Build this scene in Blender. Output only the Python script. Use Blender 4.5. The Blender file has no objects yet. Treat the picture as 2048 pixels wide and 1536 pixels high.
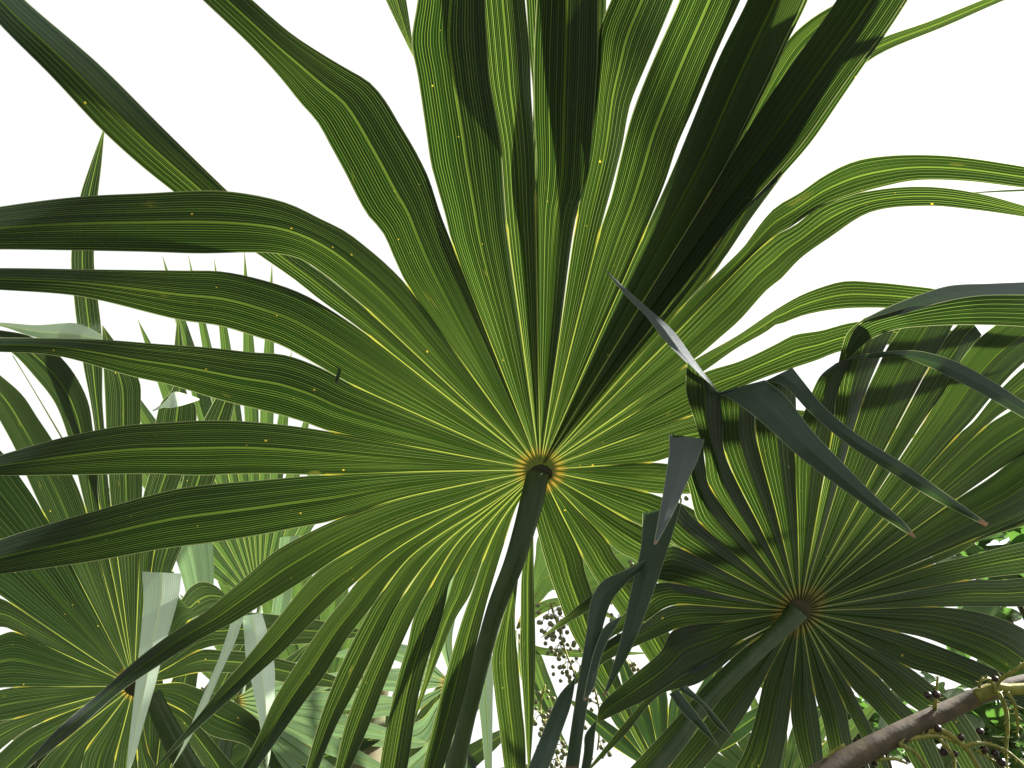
import bpy, bmesh, math, random
from mathutils import Vector, Matrix
from math import radians as R
random.seed(7)
SC = bpy.context.scene
COL = SC.collection

# ------------------------------------------------------------------ camera
CAM = Vector((0.0, 0.0, 1.35))
PITCH = R(40)
FWD = Vector((0, math.cos(PITCH), math.sin(PITCH)))
UP = Vector((0, -math.sin(PITCH), math.cos(PITCH)))
RT = Vector((1, 0, 0))
F = 1536.0                       # focal length in photo pixels (2048 wide)
cd = bpy.data.cameras.new('camera'); cam = bpy.data.objects.new('camera', cd)
COL.objects.link(cam); cam.location = CAM
cam.rotation_euler = (R(90) + PITCH, 0, 0)
cd.sensor_width = 36; cd.lens = 27; cd.clip_start = .02; cd.clip_end = 2000
SC.camera = cam

# ------------------------------------------------------------------ light
SUN = Vector((0.78, 0.15, 0.61)).normalized()
sd = bpy.data.lights.new('sun', 'SUN'); sun = bpy.data.objects.new('sun', sd)
COL.objects.link(sun)
sd.energy = 4.2; sd.angle = R(3.0); sd.color = (1, .95, .86)
sun.rotation_euler = (-SUN).to_track_quat('-Z', 'Y').to_euler()
W = bpy.data.worlds.new('World'); SC.world = W; W.use_nodes = True
nt = W.node_tree; nt.nodes.clear()
sky = nt.nodes.new('ShaderNodeTexSky'); sky.sky_type = 'NISHITA'; sky.sun_disc = False
sky.sun_elevation = math.asin(SUN.z); sky.sun_rotation = math.atan2(SUN.x, SUN.y)
sky.dust_density = 6; sky.air_density = 1.0; sky.ozone_density = .3
hs = nt.nodes.new('ShaderNodeHueSaturation'); hs.inputs['Saturation'].default_value = .12
bg = nt.nodes.new('ShaderNodeBackground'); bg.inputs['Strength'].default_value = .15
wo = nt.nodes.new('ShaderNodeOutputWorld')
nt.links.new(sky.outputs[0], hs.inputs['Color']); gm = nt.nodes.new('ShaderNodeGamma'); gm.inputs['Gamma'].default_value = .25
nt.links.new(hs.outputs[0], gm.inputs[0]); nt.links.new(gm.outputs[0], bg.inputs[0])
nt.links.new(bg.outputs[0], wo.inputs[0])
SC.view_settings.view_transform = 'Standard'; SC.view_settings.look = 'None'
SC.view_settings.exposure = 2.55; SC.view_settings.gamma = 1
SC.render.engine = 'CYCLES'
SC.cycles.max_bounces = 8; SC.cycles.transmission_bounces = 6; SC.cycles.diffuse_bounces = 4
SC.cycles.sample_clamp_indirect = 6

# ------------------------------------------------------------------ node helpers
class NT:
    def __init__(s, name):
        s.m = bpy.data.materials.new(name); s.m.use_nodes = True
        s.t = s.m.node_tree; s.t.nodes.clear()
    def n(s, typ, **kw):
        x = s.t.nodes.new(typ)
        for k, v in kw.items(): setattr(x, k, v)
        return x
    def put(s, sock, v):
        if hasattr(v, 'is_output') or hasattr(v, 'links'): s.t.links.new(v, sock)
        else:
            if isinstance(v, tuple) and len(v) == 3 and sock.type == 'RGBA': v = v + (1,)
            sock.default_value = v
    def math(s, op, a, b=0.0, c=None, clamp=False):
        x = s.n('ShaderNodeMath', operation=op, use_clamp=clamp)
        s.put(x.inputs[0], a); s.put(x.inputs[1], b)
        if c is not None: s.put(x.inputs[2], c)
        return x.outputs[0]
    def attr(s, name):
        return s.n('ShaderNodeAttribute', attribute_name=name).outputs['Fac']
    def ramp(s, v, lo, hi, a=0.0, b=1.0):
        x = s.n('ShaderNodeMapRange', interpolation_type='SMOOTHSTEP')
        s.put(x.inputs[0], v); s.put(x.inputs[1], lo); s.put(x.inputs[2], hi)
        s.put(x.inputs[3], a); s.put(x.inputs[4], b)
        return x.outputs[0]
    def mix(s, f, a, b, blend='MIX'):
        x = s.n('ShaderNodeMix', data_type='RGBA', blend_type=blend)
        s.put(x.inputs['Factor'], f); s.put(x.inputs[6], a); s.put(x.inputs[7], b)
        return x.outputs[2]
    def out(s, sh):
        o = s.n('ShaderNodeOutputMaterial'); s.t.links.new(sh, o.inputs[0]); return s.m

def leaf_material(name, lam_t, lam_d, vein_t, wax=(.10, .14, .10), nv=26, gloss=.35, vein=1.0, topwax=0.0, f0=.032, tipb=0.0, bump=.25, fg=.6, gtint=(.9, .93, 1)):
    g = NT(name)
    u, w = g.attr('u'), g.attr('w'); fa, fb, rad, ln = g.attr('fa'), g.attr('fb'), g.attr('rad'), g.attr('len')
    rnd = g.n('ShaderNodeObjectInfo').outputs['Random']
    r100 = g.math('MULTIPLY', rnd, 91.7)
    # parallel veins
    t = g.math('MULTIPLY', u, float(nv))
    fr = g.math('FRACT', t); fl = g.math('FLOOR', t)
    tri = g.math('MULTIPLY', g.math('ABSOLUTE', g.math('SUBTRACT', fr, .5)), 2.0)
    wn = g.n('ShaderNodeTexWhiteNoise', noise_dimensions='1D'); g.put(wn.inputs['W'], g.math('ADD', fl, r100))
    jit = wn.outputs['Value']
    lw = g.math('DIVIDE', .00095 * nv, g.math('ADD', w, .022))
    line = g.ramp(tri, g.math('MULTIPLY', lw, .35), g.math('MULTIPLY', lw, g.math('MULTIPLY_ADD', jit, .9, .8)), 1, 0)
    line = g.math('MULTIPLY', g.math('MULTIPLY', line, g.math('MULTIPLY_ADD', jit, .6, .4)), g.ramp(w, .022, .060, .12, 1))
    # every third vein is a strong one that runs right down to the hub
    t3 = g.math('MULTIPLY_ADD', u, nv / 3.0, .37)
    tri3 = g.math('MULTIPLY', g.math('ABSOLUTE', g.math('SUBTRACT', g.math('FRACT', t3), .5)), 2.0)
    wn3 = g.n('ShaderNodeTexWhiteNoise', noise_dimensions='1D'); g.put(wn3.inputs['W'], g.math('ADD', g.math('FLOOR', t3), r100))
    lw3 = g.math('DIVIDE', .00056 * nv / 3.0, g.math('ADD', w, .006))
    line3 = g.ramp(tri3, g.math('MULTIPLY', lw3, .4), g.math('MULTIPLY', lw3, g.math('MULTIPLY_ADD', wn3.outputs['Value'], .8, .8)), 1, 0)
    line3 = g.math('MULTIPLY', g.math('MULTIPLY', line3, g.math('MULTIPLY_ADD', wn3.outputs['Value'], .5, .5)), g.ramp(w, .045, .085, 1, .28))
    fine = g.math('FRACT', g.math('MULTIPLY', u, nv * 4.0))
    fine = g.ramp(g.math('ABSOLUTE', g.math('SUBTRACT', fine, .5)), 0, .5, 1, 0)
    # long streaks and blotches
    cmb = g.n('ShaderNodeCombineXYZ'); g.put(cmb.inputs[0], g.math('MULTIPLY_ADD', u, 9.0, r100)); g.put(cmb.inputs[1], g.math('MULTIPLY', ln, 2.2)); g.put(cmb.inputs[2], r100)
    nz = g.n('ShaderNodeTexNoise'); nz.inputs['Scale'].default_value = 1; nz.inputs['Detail'].default_value = 4; g.put(nz.inputs['Vector'], cmb.outputs[0])
    streak = g.ramp(nz.outputs['Fac'], .25, .75, .55, 1.35)
    cm2 = g.n('ShaderNodeCombineXYZ'); g.put(cm2.inputs[0], g.math('MULTIPLY', g.math('MULTIPLY', u, w), 130.0)); g.put(cm2.inputs[1], g.math('MULTIPLY_ADD', ln, 110.0, r100)); g.put(cm2.inputs[2], r100)
    vo = g.n('ShaderNodeTexVoronoi'); vo.inputs['Scale'].default_value = 1; g.put(vo.inputs['Vector'], cm2.outputs[0])
    sep = g.n('ShaderNodeSeparateColor'); g.put(sep.inputs[0], vo.outputs['Color'])
    spot = g.math('MULTIPLY', g.ramp(g.math('DIVIDE', vo.outputs['Distance'], g.math('MULTIPLY_ADD', g.math('POWER', sep.outputs[1], 3.0), 1.5, .5)), .07, .15, 1, 0), g.ramp(sep.outputs[0], .95, .97, 0, 1))
    # sutures (yellow where segments are fused), margins
    da = g.math('MULTIPLY', u, w); db = g.math('MULTIPLY', g.math('SUBTRACT', 1.0, u), w)
    def sut(d, f):
        wd = g.math('MULTIPLY', f, .0010)
        return g.math('MULTIPLY', g.ramp(g.math('DIVIDE', d, g.math('ADD', wd, .00001)), .55, 1.25, 1, 0), g.ramp(f, .02, .25, 0, 1))
    su = g.math('MAXIMUM', sut(da, fa), sut(db, fb))
    ora = g.math('MULTIPLY', g.math('MULTIPLY', su, g.ramp(g.math('MAXIMUM', fa, fb), 1.3, 2.0, 0, 1)), g.ramp(rnd, .1, .9, .15, 1))
    mar = g.ramp(g.math('MINIMUM', da, db), .0003, .0010, 1, 0)
    # colours
    lam = g.mix(1.0, lam_t, streak, 'MULTIPLY')
    lam = g.mix(g.math('MULTIPLY', fine, .25), lam, (lam_t[0] * .35, lam_t[1] * .4, lam_t[2] * .4))
    tc = g.mix(g.math('MULTIPLY', line, vein), lam, vein_t)
    tc = g.mix(g.math('MULTIPLY', line3, vein), tc, (vein_t[0] * 1.9, vein_t[1] * 1.8, vein_t[2] * 2.4))
    tc = g.mix(g.math('MULTIPLY', mar, .7), tc, (.12, .13, .06))
    cm3 = g.n('ShaderNodeCombineXYZ'); g.put(cm3.inputs[0], g.math('MULTIPLY', da, 55.0)); g.put(cm3.inputs[1], g.math('MULTIPLY_ADD', ln, 16.0, r100)); g.put(cm3.inputs[2], r100)
    nb_ = g.n('ShaderNodeTexNoise'); nb_.inputs['Scale'].default_value = 1; nb_.inputs['Detail'].default_value = 5; g.put(nb_.inputs['Vector'], cm3.outputs[0])
    tc = g.mix(g.ramp(nb_.outputs['Fac'], .68, .80, 0, .55), tc, (.075, .070, .010))
    tc = g.mix(g.ramp(nb_.outputs['Fac'], .30, .22, 0, .35), tc, (.0012, .0030, .0008))
    tc = g.mix(spot, tc, (.20, .15, .015))
    tc = g.mix(su, tc, (.105, .125, .016))
    tc = g.mix(ora, tc, (.165, .125, .014))
    ring = g.ramp(rad, .024, .044, 1, 0)
    tc = g.mix(g.math('MULTIPLY', ring, .65), tc, (.15, .080, .008))
    core = g.ramp(rad, .020, .031, 1, 0)
    tc = g.mix(core, tc, (.010, .006, .003))
    # two faces: green below, waxy above
    geo = g.n('ShaderNodeNewGeometry')
    dc = g.mix(g.math('MULTIPLY', line, .35), lam_d, (lam_d[0] * 2.2 + .02, lam_d[1] * 2 + .02, lam_d[2] * 2))
    dc = g.mix(g.math('MULTIPLY', mar, .5), dc, (.25, .28, .18))
    dc = g.mix(g.math('MULTIPLY', su, .3), dc, (.22, .22, .06))
    dc = g.mix(g.math('MULTIPLY', core, .8), dc, (.10, .07, .03))
    if tipb:
        tb_ = g.math('MULTIPLY', g.ramp(g.attr('tt'), .955, .975, 0, 1), tipb)
        dc = g.mix(tb_, dc, (.19, .115, .08)); tc = g.mix(tb_, tc, (.03, .015, .008))
    if topwax: dc = g.mix(topwax, dc, wax)
    bp = g.n('ShaderNodeBump'); bp.inputs['Strength'].default_value = bump; bp.inputs['Distance'].default_value = .001
    g.put(bp.inputs['Height'], g.math('MULTIPLY_ADD', line, .7, g.math('MULTIPLY', fine, .3)))
    df = g.n('ShaderNodeBsdfDiffuse'); g.put(df.inputs['Color'], dc); g.put(df.inputs['Normal'], bp.outputs[0])
    tr = g.n('ShaderNodeBsdfTranslucent'); g.put(tr.inputs['Color'], tc)
    ad = g.n('ShaderNodeAddShader'); g.put(ad.inputs[0], df.outputs[0]); g.put(ad.inputs[1], tr.outputs[0])
    gl = g.n('ShaderNodeBsdfGlossy'); gl.inputs['Roughness'].default_value = gloss; gl.inputs['Color'].default_value = gtint + (1,); g.put(gl.inputs['Normal'], bp.outputs[0])
    vd = g.n('ShaderNodeVectorMath', operation='DOT_PRODUCT'); g.put(vd.inputs[0], geo.outputs['Incoming']); g.put(vd.inputs[1], geo.outputs['Normal'])
    ci = g.math('SUBTRACT', 1.0, g.math('ABSOLUTE', vd.outputs['Value']), clamp=True)
    fz = g.math('MULTIPLY_ADD', g.math('POWER', ci, 5.0), fg, f0)
    mx = g.n('ShaderNodeMixShader'); g.put(mx.inputs[0], fz); g.put(mx.inputs[1], ad.outputs[0]); g.put(mx.inputs[2], gl.outputs[0])
    return g.out(mx.outputs[0])

def rib_material(name, t, d):
    g = NT(name)
    fu = g.math('MULTIPLY', g.attr('fused'), .92)
    t = g.mix(fu, t, (.006, .014, .0012)); d = g.mix(fu, d, (.005, .011, .005))
    df = g.n('ShaderNodeBsdfDiffuse'); g.put(df.inputs[0], d)
    tr = g.n('ShaderNodeBsdfTranslucent'); g.put(tr.inputs[0], t)
    ad = g.n('ShaderNodeAddShader'); g.put(ad.inputs[0], df.outputs[0]); g.put(ad.inputs[1], tr.outputs[0])
    return g.out(ad.outputs[0])

def solid(name, col, col2, scale=30, rough=.5, stretch=(1, 1, 1), bump=.2, trans=None, spec=.4):
    g = NT(name)
    tc = g.n('ShaderNodeTexCoord'); mp = g.n('ShaderNodeMapping'); mp.inputs['Scale'].default_value = stretch
    g.put(mp.inputs[0], tc.outputs['Object'])
    nz = g.n('ShaderNodeTexNoise'); nz.inputs['Scale'].default_value = scale; nz.inputs['Detail'].default_value = 6
    g.put(nz.inputs['Vector'], mp.outputs[0])
    c = g.mix(g.ramp(nz.outputs['Fac'], .35, .65), col, col2)
    b = g.n('ShaderNodeBump'); b.inputs['Strength'].default_value = bump; b.inputs['Distance'].default_value = .004; g.put(b.inputs['Height'], nz.outputs['Fac'])
    p = g.n('ShaderNodeBsdfPrincipled'); g.put(p.inputs['Base Color'], c); p.inputs['Roughness'].default_value = rough
    p.inputs['Specular IOR Level'].default_value = spec; g.put(p.inputs['Normal'], b.outputs[0])
    sh = p.outputs[0]
    if trans:
        tr = g.n('ShaderNodeBsdfTranslucent'); g.put(tr.inputs[0], trans)
        ad = g.n('ShaderNodeAddShader'); g.put(ad.inputs[0], sh); g.put(ad.inputs[1], tr.outputs[0]); sh = ad.outputs[0]
    return g.out(sh)

M_MAIN = leaf_material('palm_leaf', (.0027, .0088, .0009), (.0040, .0102, .0058), (.048, .076, .0100))
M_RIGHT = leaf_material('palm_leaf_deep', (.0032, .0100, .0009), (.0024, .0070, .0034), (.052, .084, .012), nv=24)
M_LEFT = leaf_material('palm_leaf_waxy', (.0034, .0080, .0014), (.019, .030, .020), (.036, .053, .013), nv=20, vein=.8)
M_FOLD = leaf_material('palm_leaf_upper', (.006, .014, .003), (.010, .024, .012), (.02, .036, .010), nv=22, gloss=.32, vein=.6, f0=.045, tipb=1.0, bump=.4, gtint=(.78, .88, .84))
M_SHEEN = leaf_material('palm_leaf_sheen', (.006, .013, .003), (.048, .062, .060), (.014, .024, .008), nv=20, gloss=.6, vein=.5, f0=.05, tipb=1.0, bump=.3, fg=.08)  # sky sheen on the folded tips painted into a greyer base colour
M_PALE = leaf_material('palm_leaf_silver_lit', (.010, .018, .007), (.50, .62, .47), (.02, .035, .014), nv=18, gloss=.4, vein=.4)  # silver leaf side, with sky-lit brightness added to its colour
M_PALE2 = leaf_material('palm_leaf_greyed', (.045, .075, .03), (.17, .24, .15), (.09, .13, .05), nv=14, gloss=.4, vein=.4)
M_FAR = leaf_material('palm_leaf_lit', (.021, .040, .006), (.065, .105, .055), (.060, .088, .020), nv=12, vein=.6)  # brighter leaf copy: unshaded daylight put into the colour
M_RIB = rib_material('leaf_rib', (.044, .068, .008), (.018, .034, .009))
M_RIBP = rib_material('pale_rib', (.02, .03, .01), (.62, .70, .46))
M_PET = solid('leaf_stalk', (.026, .052, .014), (.044, .070, .022), 45, .5, (1, 1, .12), .3)
M_HUB = solid('leaf_stalk_end', (.045, .036, .014), (.028, .028, .010), 60, .6, (1, 1, 1), .2)

# ------------------------------------------------------------------ object helpers
def tag(o, label=None, cat=None, group=None, kind=None):
    if label: o['label'] = label
    if cat: o['category'] = cat
    if group: o['group'] = group
    if kind: o['kind'] = kind
    return o
def thing(name, loc, label, cat, group=None):
    o = bpy.data.objects.new(name, None); COL.objects.link(o); o.location = loc; o.empty_display_size = .05
    return tag(o, label, cat, group)
def link(name, me, mat, parent=None):
    o = bpy.data.objects.new(name, me); COL.objects.link(o)
    if mat: me.materials.append(mat)
    if parent:
        o.parent = parent
        p = parent; off = Vector((0, 0, 0))
        while p: off += p.location; p = p.parent
        me.transform(Matrix.Translation(-off))
    for p in me.polygons: p.use_smooth = True
    return o
def ray(px, py): return FWD + RT * ((px - 1024) / F) + UP * ((768 - py) / F)
def at(px, py, dep): return CAM + ray(px, py) * dep
class Plane:
    def __init__(s, hub, dep, n):
        s.hub = Vector(hub); s.H = at(hub[0], hub[1], dep)
        s.n = (RT * n[0] + FWD * n[1] + UP * n[2]).normalized()
    def p(s, px, py, off=0.0):
        d = ray(px, py)
        return CAM + d * max(.15, min(6, (s.n.dot(s.H - CAM) + off) / max(.08, s.n.dot(d))))

def spline(pts, n):
    """centripetal Catmull-Rom through 2-D points, n samples evenly spaced by length; also each knot's fraction"""
    P = [Vector(p) for p in pts]
    Q = [P[0] * 2 - P[1]] + P + [P[-1] * 2 - P[-2]]
    dense = []; knots = []
    for i in range(1, len(Q) - 2):
        p0, p1, p2, p3 = Q[i - 1], Q[i], Q[i + 1], Q[i + 2]
        t0 = 0; t1 = t0 + max(1e-4, (p1 - p0).length) ** .5; t2 = t1 + max(1e-4, (p2 - p1).length) ** .5; t3 = t2 + max(1e-4, (p3 - p2).length) ** .5
        knots.append(len(dense))
        for k in range(12):
            t = t1 + (t2 - t1) * k / 12
            a1 = p0 * ((t1 - t) / (t1 - t0)) + p1 * ((t - t0) / (t1 - t0))
            a2 = p1 * ((t2 - t) / (t2 - t1)) + p2 * ((t - t1) / (t2 - t1))
            a3 = p2 * ((t3 - t) / (t3 - t2)) + p3 * ((t - t2) / (t3 - t2))
            b1 = a1 * ((t2 - t) / (t2 - t0)) + a2 * ((t - t0) / (t2 - t0))
            b2 = a2 * ((t3 - t) / (t3 - t1)) + a3 * ((t - t1) / (t3 - t1))
            dense.append(b1 * ((t2 - t) / (t2 - t1)) + b2 * ((t - t1) / (t2 - t1)))
    knots.append(len(dense)); dense.append(P[-1])
    L = [0]
    for a, b in zip(dense, dense[1:]): L.append(L[-1] + (b - a).length)
    tot = L[-1]; out = []; j = 0
    for i in range(n):
        s = tot * i / (n - 1)
        while j < len(L) - 2 and L[j + 1] < s: j += 1
        f = (s - L[j]) / max(1e-6, L[j + 1] - L[j])
        out.append(dense[j].lerp(dense[j + 1], min(1, max(0, f))))
    return out, [L[k] / tot for k in knots], tot
def lerp_list(l, t):
    if not isinstance(l, (list, tuple)): return l
    x = max(0, min(.99999, t)) * (len(l) - 1); i = int(x)
    return l[i] + (l[i + 1] - l[i]) * (x - i)
def smooth(a, b, x):
    t = max(0, min(1, (x - a) / (b - a))) if b != a else float(x > a)
    return t * t * (3 - 2 * t)
US_H = [0, .03, .12, .22, .32, .41]
def strip_mesh(rows, attrs, us, keep):
    """rows[i][j] -> Vector; faces kept where keep(j) is true"""
    me = bpy.data.meshes.new('strip'); used = {}; vs = []; va = []; fs = []
    def vid(i, j):
        if (i, j) not in used:
            used[(i, j)] = len(vs); vs.append(rows[i][j]); va.append((us[i][j],) + attrs[i])
        return used[(i, j)]
    for i in range(len(rows) - 1):
        for j in range(len(us[i]) - 1):
            if keep(j): fs.append((vid(i, j), vid(i + 1, j), vid(i + 1, j + 1), vid(i, j + 1)))
    me.from_pydata(vs, [], fs)
    for k, nm in enumerate(('u', 'w', 'fa', 'fb', 'rad', 'len', 'tt', 'fused')):
        a = me.attributes.new(nm, 'FLOAT', 'POINT')
        a.data.foreach_set('value', [x[k] for x in va])
    me.update(); return me
def build_strip(name, posf, A, B, na, nb, parent, mat, rib, ribw, ns, hubp=None, rk=1.0, ta=0, tb=0, edge=True):
    pa, ka, LA = A; pb, kb, LB = B
    rows = []; us = []; at_ = []; prev = None; ln = 0
    for i in range(ns):
        t = i / (ns - 1)
        a, b = pa[i], pb[i]
        wa = posf(a, b, 0.0, t, 0.0); wb = posf(a, b, 1.0, t, 0.0)
        w = max(1e-5, (wa - wb).length)
        mid = (wa + wb) / 2
        if prev: ln += (mid - prev).length
        prev = mid
        hw = min(.30, .5 * ribw * (1 - .6 * t) / w) if rib else .01
        ul = [x * (.5 - hw) / .5 for x in (0, .02, .09, .2, .32, .42)] + [.5 - hw, .5 + hw]
        ul += [1 - x for x in reversed(ul[:6])]
        rows.append([posf(a, b, x, t, w) for x in ul]); us.append(ul)
        def fz(t, tk, L):
            if tk <= 0: return 0.0
            d = (tk - t) * L
            if d < -6: return 0.0
            return (1.0 + smooth(60, 6, d) * .9) * smooth(-6, 2, d) * (.45 + .55 * smooth(0, .5, t / max(tk, .01)))
        r = (mid - hubp).length * rk if hubp else 9.0
        at_.append((w, fz(t, ta, LA), fz(t, tb, LB), r, ln, t, (1 - smooth(min(ta, tb) * .75, max(ta, tb) + .16, t)) if ta > 0 else 0.0))
    o = link(name, strip_mesh(rows, at_, us, (lambda j: j != 6) if rib else (lambda j: True)), mat, parent)
    if rib:
        link('midrib', strip_mesh(rows, at_, us, lambda j: j == 6), rib, o)
    return o
class Frond:
    def __init__(s, name, hub, dep, n, label, mat, rib=M_RIB, ribw=.0028, r0=18, base_dep=None, group=None, droop=.06):
        s.pl = Plane(hub, dep, n); s.mat = mat; s.rib = rib; s.ribw = ribw; s.r0 = r0; s.droop = droop; s.q = []; s.ha = {}
        s.o = thing(name, s.pl.H, label, 'palm frond', group); s.dep = dep
    def seg(s, *a, key=None, **kw):
        s.q.append((a, kw, key)); 
        E = []
        for x in a[:2]:
            p = Vector(x[-1] if isinstance(x[0], (tuple, list)) else x) - s.pl.hub; E.append(math.atan2(p.y, p.x))
        ha = abs((E[0] - E[1] + math.pi) % (2 * math.pi) - math.pi) / 2
        for x in a[:2]:
            kk = tuple(x[-1]) if isinstance(x[0], (tuple, list)) else tuple(x)
            s.ha[kk] = min(s.ha.get(kk, .09), max(.02, ha))
    def build(s):
        s.by = {}
        for a, kw, key in s.q:
            o = s.seg_now(*a, **kw)
            if key: s.by[key] = o
    def seg_now(s, SA, SB, A=(), B=(), d=0.0, k=.5, tl=0.0, ns=64, tip=None, mat=None, rk=1.0, droop=None):
        """SA, SB: suture points hub->sinus (list), A, B: the free edges beyond"""
        hub = s.pl.hub
        SA = [SA] if not isinstance(SA[0], (tuple, list)) else list(SA)
        SB = [SB] if not isinstance(SB[0], (tuple, list)) else list(SB)
        def full(S, E):
            v = (Vector(S[0]) - hub).normalized()
            p0 = hub + v * s.r0
            mids = [p0.lerp(Vector(S[0]), .5)] if len(S) == 1 else []
            return [p0] + mids + S + list(E), 1 + len(mids) + len(S) - 1
        haA, haB = s.ha[tuple(SA[-1])], s.ha[tuple(SB[-1])]
        a, ia = full(SA, A); b, ib = full(SB, B)
        a = [Vector(x) for x in a]; b = [Vector(x) for x in b]
        wend = (a[-1] - b[-1]).length
        if wend > 26 and tip != 0:          # runs out of the picture: finish it with its taper
            ext = ((a[-1] - a[-2]).normalized() + (b[-1] - b[-2]).normalized()).normalized()
            c = (a[-1] + b[-1]) / 2; L = max(160, wend * 3)
            a += [c + ext * L * .55 + (a[-1] - c) * .62, c + ext * L + (a[-1] - c) * .05]
            b += [c + ext * L * .55 + (b[-1] - c) * .62, c + ext * L + (b[-1] - c) * .05]
        EA = spline(a, ns); EB = spline(b, ns)
        ta, tb = EA[1][ia], EB[1][ib]
        tf = min(ta, tb); te = max(ta, tb)
        dr = s.droop if droop is None else droop
        H = s.pl.H
        def posf(p, q, u, t, w):
            px = p.lerp(q, u)
            fr = smooth(tf * .95, min(1, te + .22), t)
            rm = (px - hub).length / F * s.dep
            ef = k * ((1 - fr) * (haA if u < .5 else haB) * rm + fr * (w if w else 0) * .5 * (1 - .35 * t))
            h = abs(2 * u - 1); h = h * .75 + .25 * h * h
            if not w: h = 0
            off = ef * (h - .5 * fr) + fr * (lerp_list(d, t) + tl * (u - .5) * w) - dr * max(0, rm - .15) ** 2 / .5
            return s.pl.p(px.x, px.y, off)
        return build_strip('leaf_segment', posf, EA, EB, ia, ib, s.o, mat or s.mat, s.rib, s.ribw, ns, H, rk, ta, tb)
    def blade(s, A, B, dep, k=.25, tl=0.0, ns=40, mat=None, parent=None, name='folded_tip', rib=None, ribw=None):
        EA = spline(A, ns); EB = spline(B, ns)
        if parent and parent is not s.o:     # hinge on the end of the segment it folds from
            mx_, my_ = (A[0][0] + B[0][0]) / 2, (A[0][1] + B[0][1]) / 2
            rm = (Vector((mx_, my_)) - s.pl.hub).length / F * s.dep
            d0 = (s.pl.p(mx_, my_, -s.droop * max(0, rm - .15) ** 2 / .5) - CAM).dot(FWD)
            dep = [d0 + x - dep[0] - .004 for x in dep]
        def posf(p, q, u, t, w):
            px = p.lerp(q, u)
            h = abs(2 * u - 1) if w else 0
            return at(px.x, px.y, lerp_list(dep, t) + k * w * .5 * h + tl * (u - .5) * w)
        return build_strip(name, posf, EA, EB, 0, 0, parent or s.o, mat or M_FOLD, rib, ribw or s.ribw, ns)
def tube(name, pts, rads, mat, parent=None, sides=10, flat=1.0, caps=True, seg=8, notch=0):
    """pts 3-D; smooth tube"""
    P = [Vector(p) for p in pts]
    Q = [P[0] * 2 - P[1]] + P + [P[-1] * 2 - P[-2]]
    C = []; RR = []
    for i in range(1, len(Q) - 2):
        for kk in range(seg):
            t = kk / seg; a, b, c, e = Q[i - 1], Q[i], Q[i + 1], Q[i + 2]
            C.append(.5 * ((2 * b) + (c - a) * t + (2 * a - 5 * b + 4 * c - e) * t * t + (3 * b - a - 3 * c + e) * t ** 3))
            RR.append(rads[i - 1] + (rads[i] - rads[i - 1]) * t)
    C.append(P[-1]); RR.append(rads[-1])
    bm = bmesh.new(); rings = []
    nrm = None
    for i, c in enumerate(C):
        tan = (C[min(i + 1, len(C) - 1)] - C[max(i - 1, 0)]).normalized()
        if nrm is None: nrm = tan.orthogonal().normalized() if abs(tan.dot(RT)) > .95 else (RT - tan * RT.dot(tan)).normalized()
        nrm = (nrm - tan * nrm.dot(tan)).normalized(); bi = tan.cross(nrm)
        ring = []
        for j in range(sides):
            ca, sa = math.cos(2 * math.pi * j / sides), math.sin(2 * math.pi * j / sides)
            dv = nrm * ca + bi * sa * flat
            if notch and (bi * sa).dot(FWD) < 0 and .35 < ca < .68: dv *= notch
            ring.append(bm.verts.new(c + dv * RR[i]))
        rings.append(ring)
    for r, q in zip(rings, rings[1:]):
        for j in range(sides): bm.faces.new((r[j], r[(j + 1) % sides], q[(j + 1) % sides], q[j]))
    if caps:
        bm.faces.new(list(reversed(rings[0]))); bm.faces.new(rings[-1])
    me = bpy.data.meshes.new(name); bm.to_mesh(me); bm.free()
    if name is None: return me
    return link(name, me, mat, parent)

# ------------------------------------------------------------------ ground
def ground():
    bm = bmesh.new(); n = 40; S = 400
    vs = [[bm.verts.new((S * (abs(x) ** 3) * (1 if x > 0 else -1), S * (abs(y) ** 3) * (1 if y > 0 else -1), .0)) for y in [j / (n / 2) - 1 for j in range(n + 1)]] for x in [i / (n / 2) - 1 for i in range(n + 1)]]
    for i in range(n):
        for j in range(n): bm.faces.new((vs[i][j], vs[i + 1][j], vs[i + 1][j + 1], vs[i][j + 1]))
    me = bpy.data.meshes.new('ground'); bm.to_mesh(me); bm.free()
    o = link('ground', me, solid('ground_soil', (.018, .032, .010), (.04, .042, .02), 3, .9, bump=.5))
    tag(o, kind='structure')
ground()

# ------------------------------------------------------------------ the large central frond
MF = Frond('palm_frond', (1080, 940), 1.15, (0, .93, .35), 'large backlit fan palm frond filling the centre, yellow-green ribs spreading from an orange brown hub', M_MAIN, group='fan palm fronds', droop=.2, r0=5)
m2 = [(1000, 1045), (965, 1122)]; m1 = [(1035, 1010), (1009, 1086)]
m3 = [(1000, 1020), (950, 1080), (910, 1147)]; m4 = [(985, 1020), (915, 1085), (858, 1178)]
m5 = [(985, 1010), (890, 1085), (845, 1135), (805, 1192)]; m6 = [(993, 1000), (876, 1072), (817, 1117), (765, 1182)]
m7 = [(960, 1000), (850, 1062), (780, 1107), (717, 1160)]; m8 = [(930, 1000), (800, 1050), (682, 1112)]
m9 = [(900, 975), (790, 1000), (672, 1040)]; m10 = [(860, 943), (646, 950)]; m11 = (660, 863); m12 = (697, 766)
m13 = (737, 671); m14 = (733, 618); m15 = (815, 572); m16 = (905, 490); m17 = (1013, 444); m18 = (1071, 390)
m19 = (1155, 424); m20 = (1201, 458); m21 = (1293, 455); m22 = (1425, 375); m22b = (1440, 395); m22c = (1440, 480); m23 = (1372, 605)
m23b = (1545, 475); m24 = (1385, 722); m25 = (1400, 748); m25b = (1385, 830); m26 = (1303, 925); m27 = (1296, 985)
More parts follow.
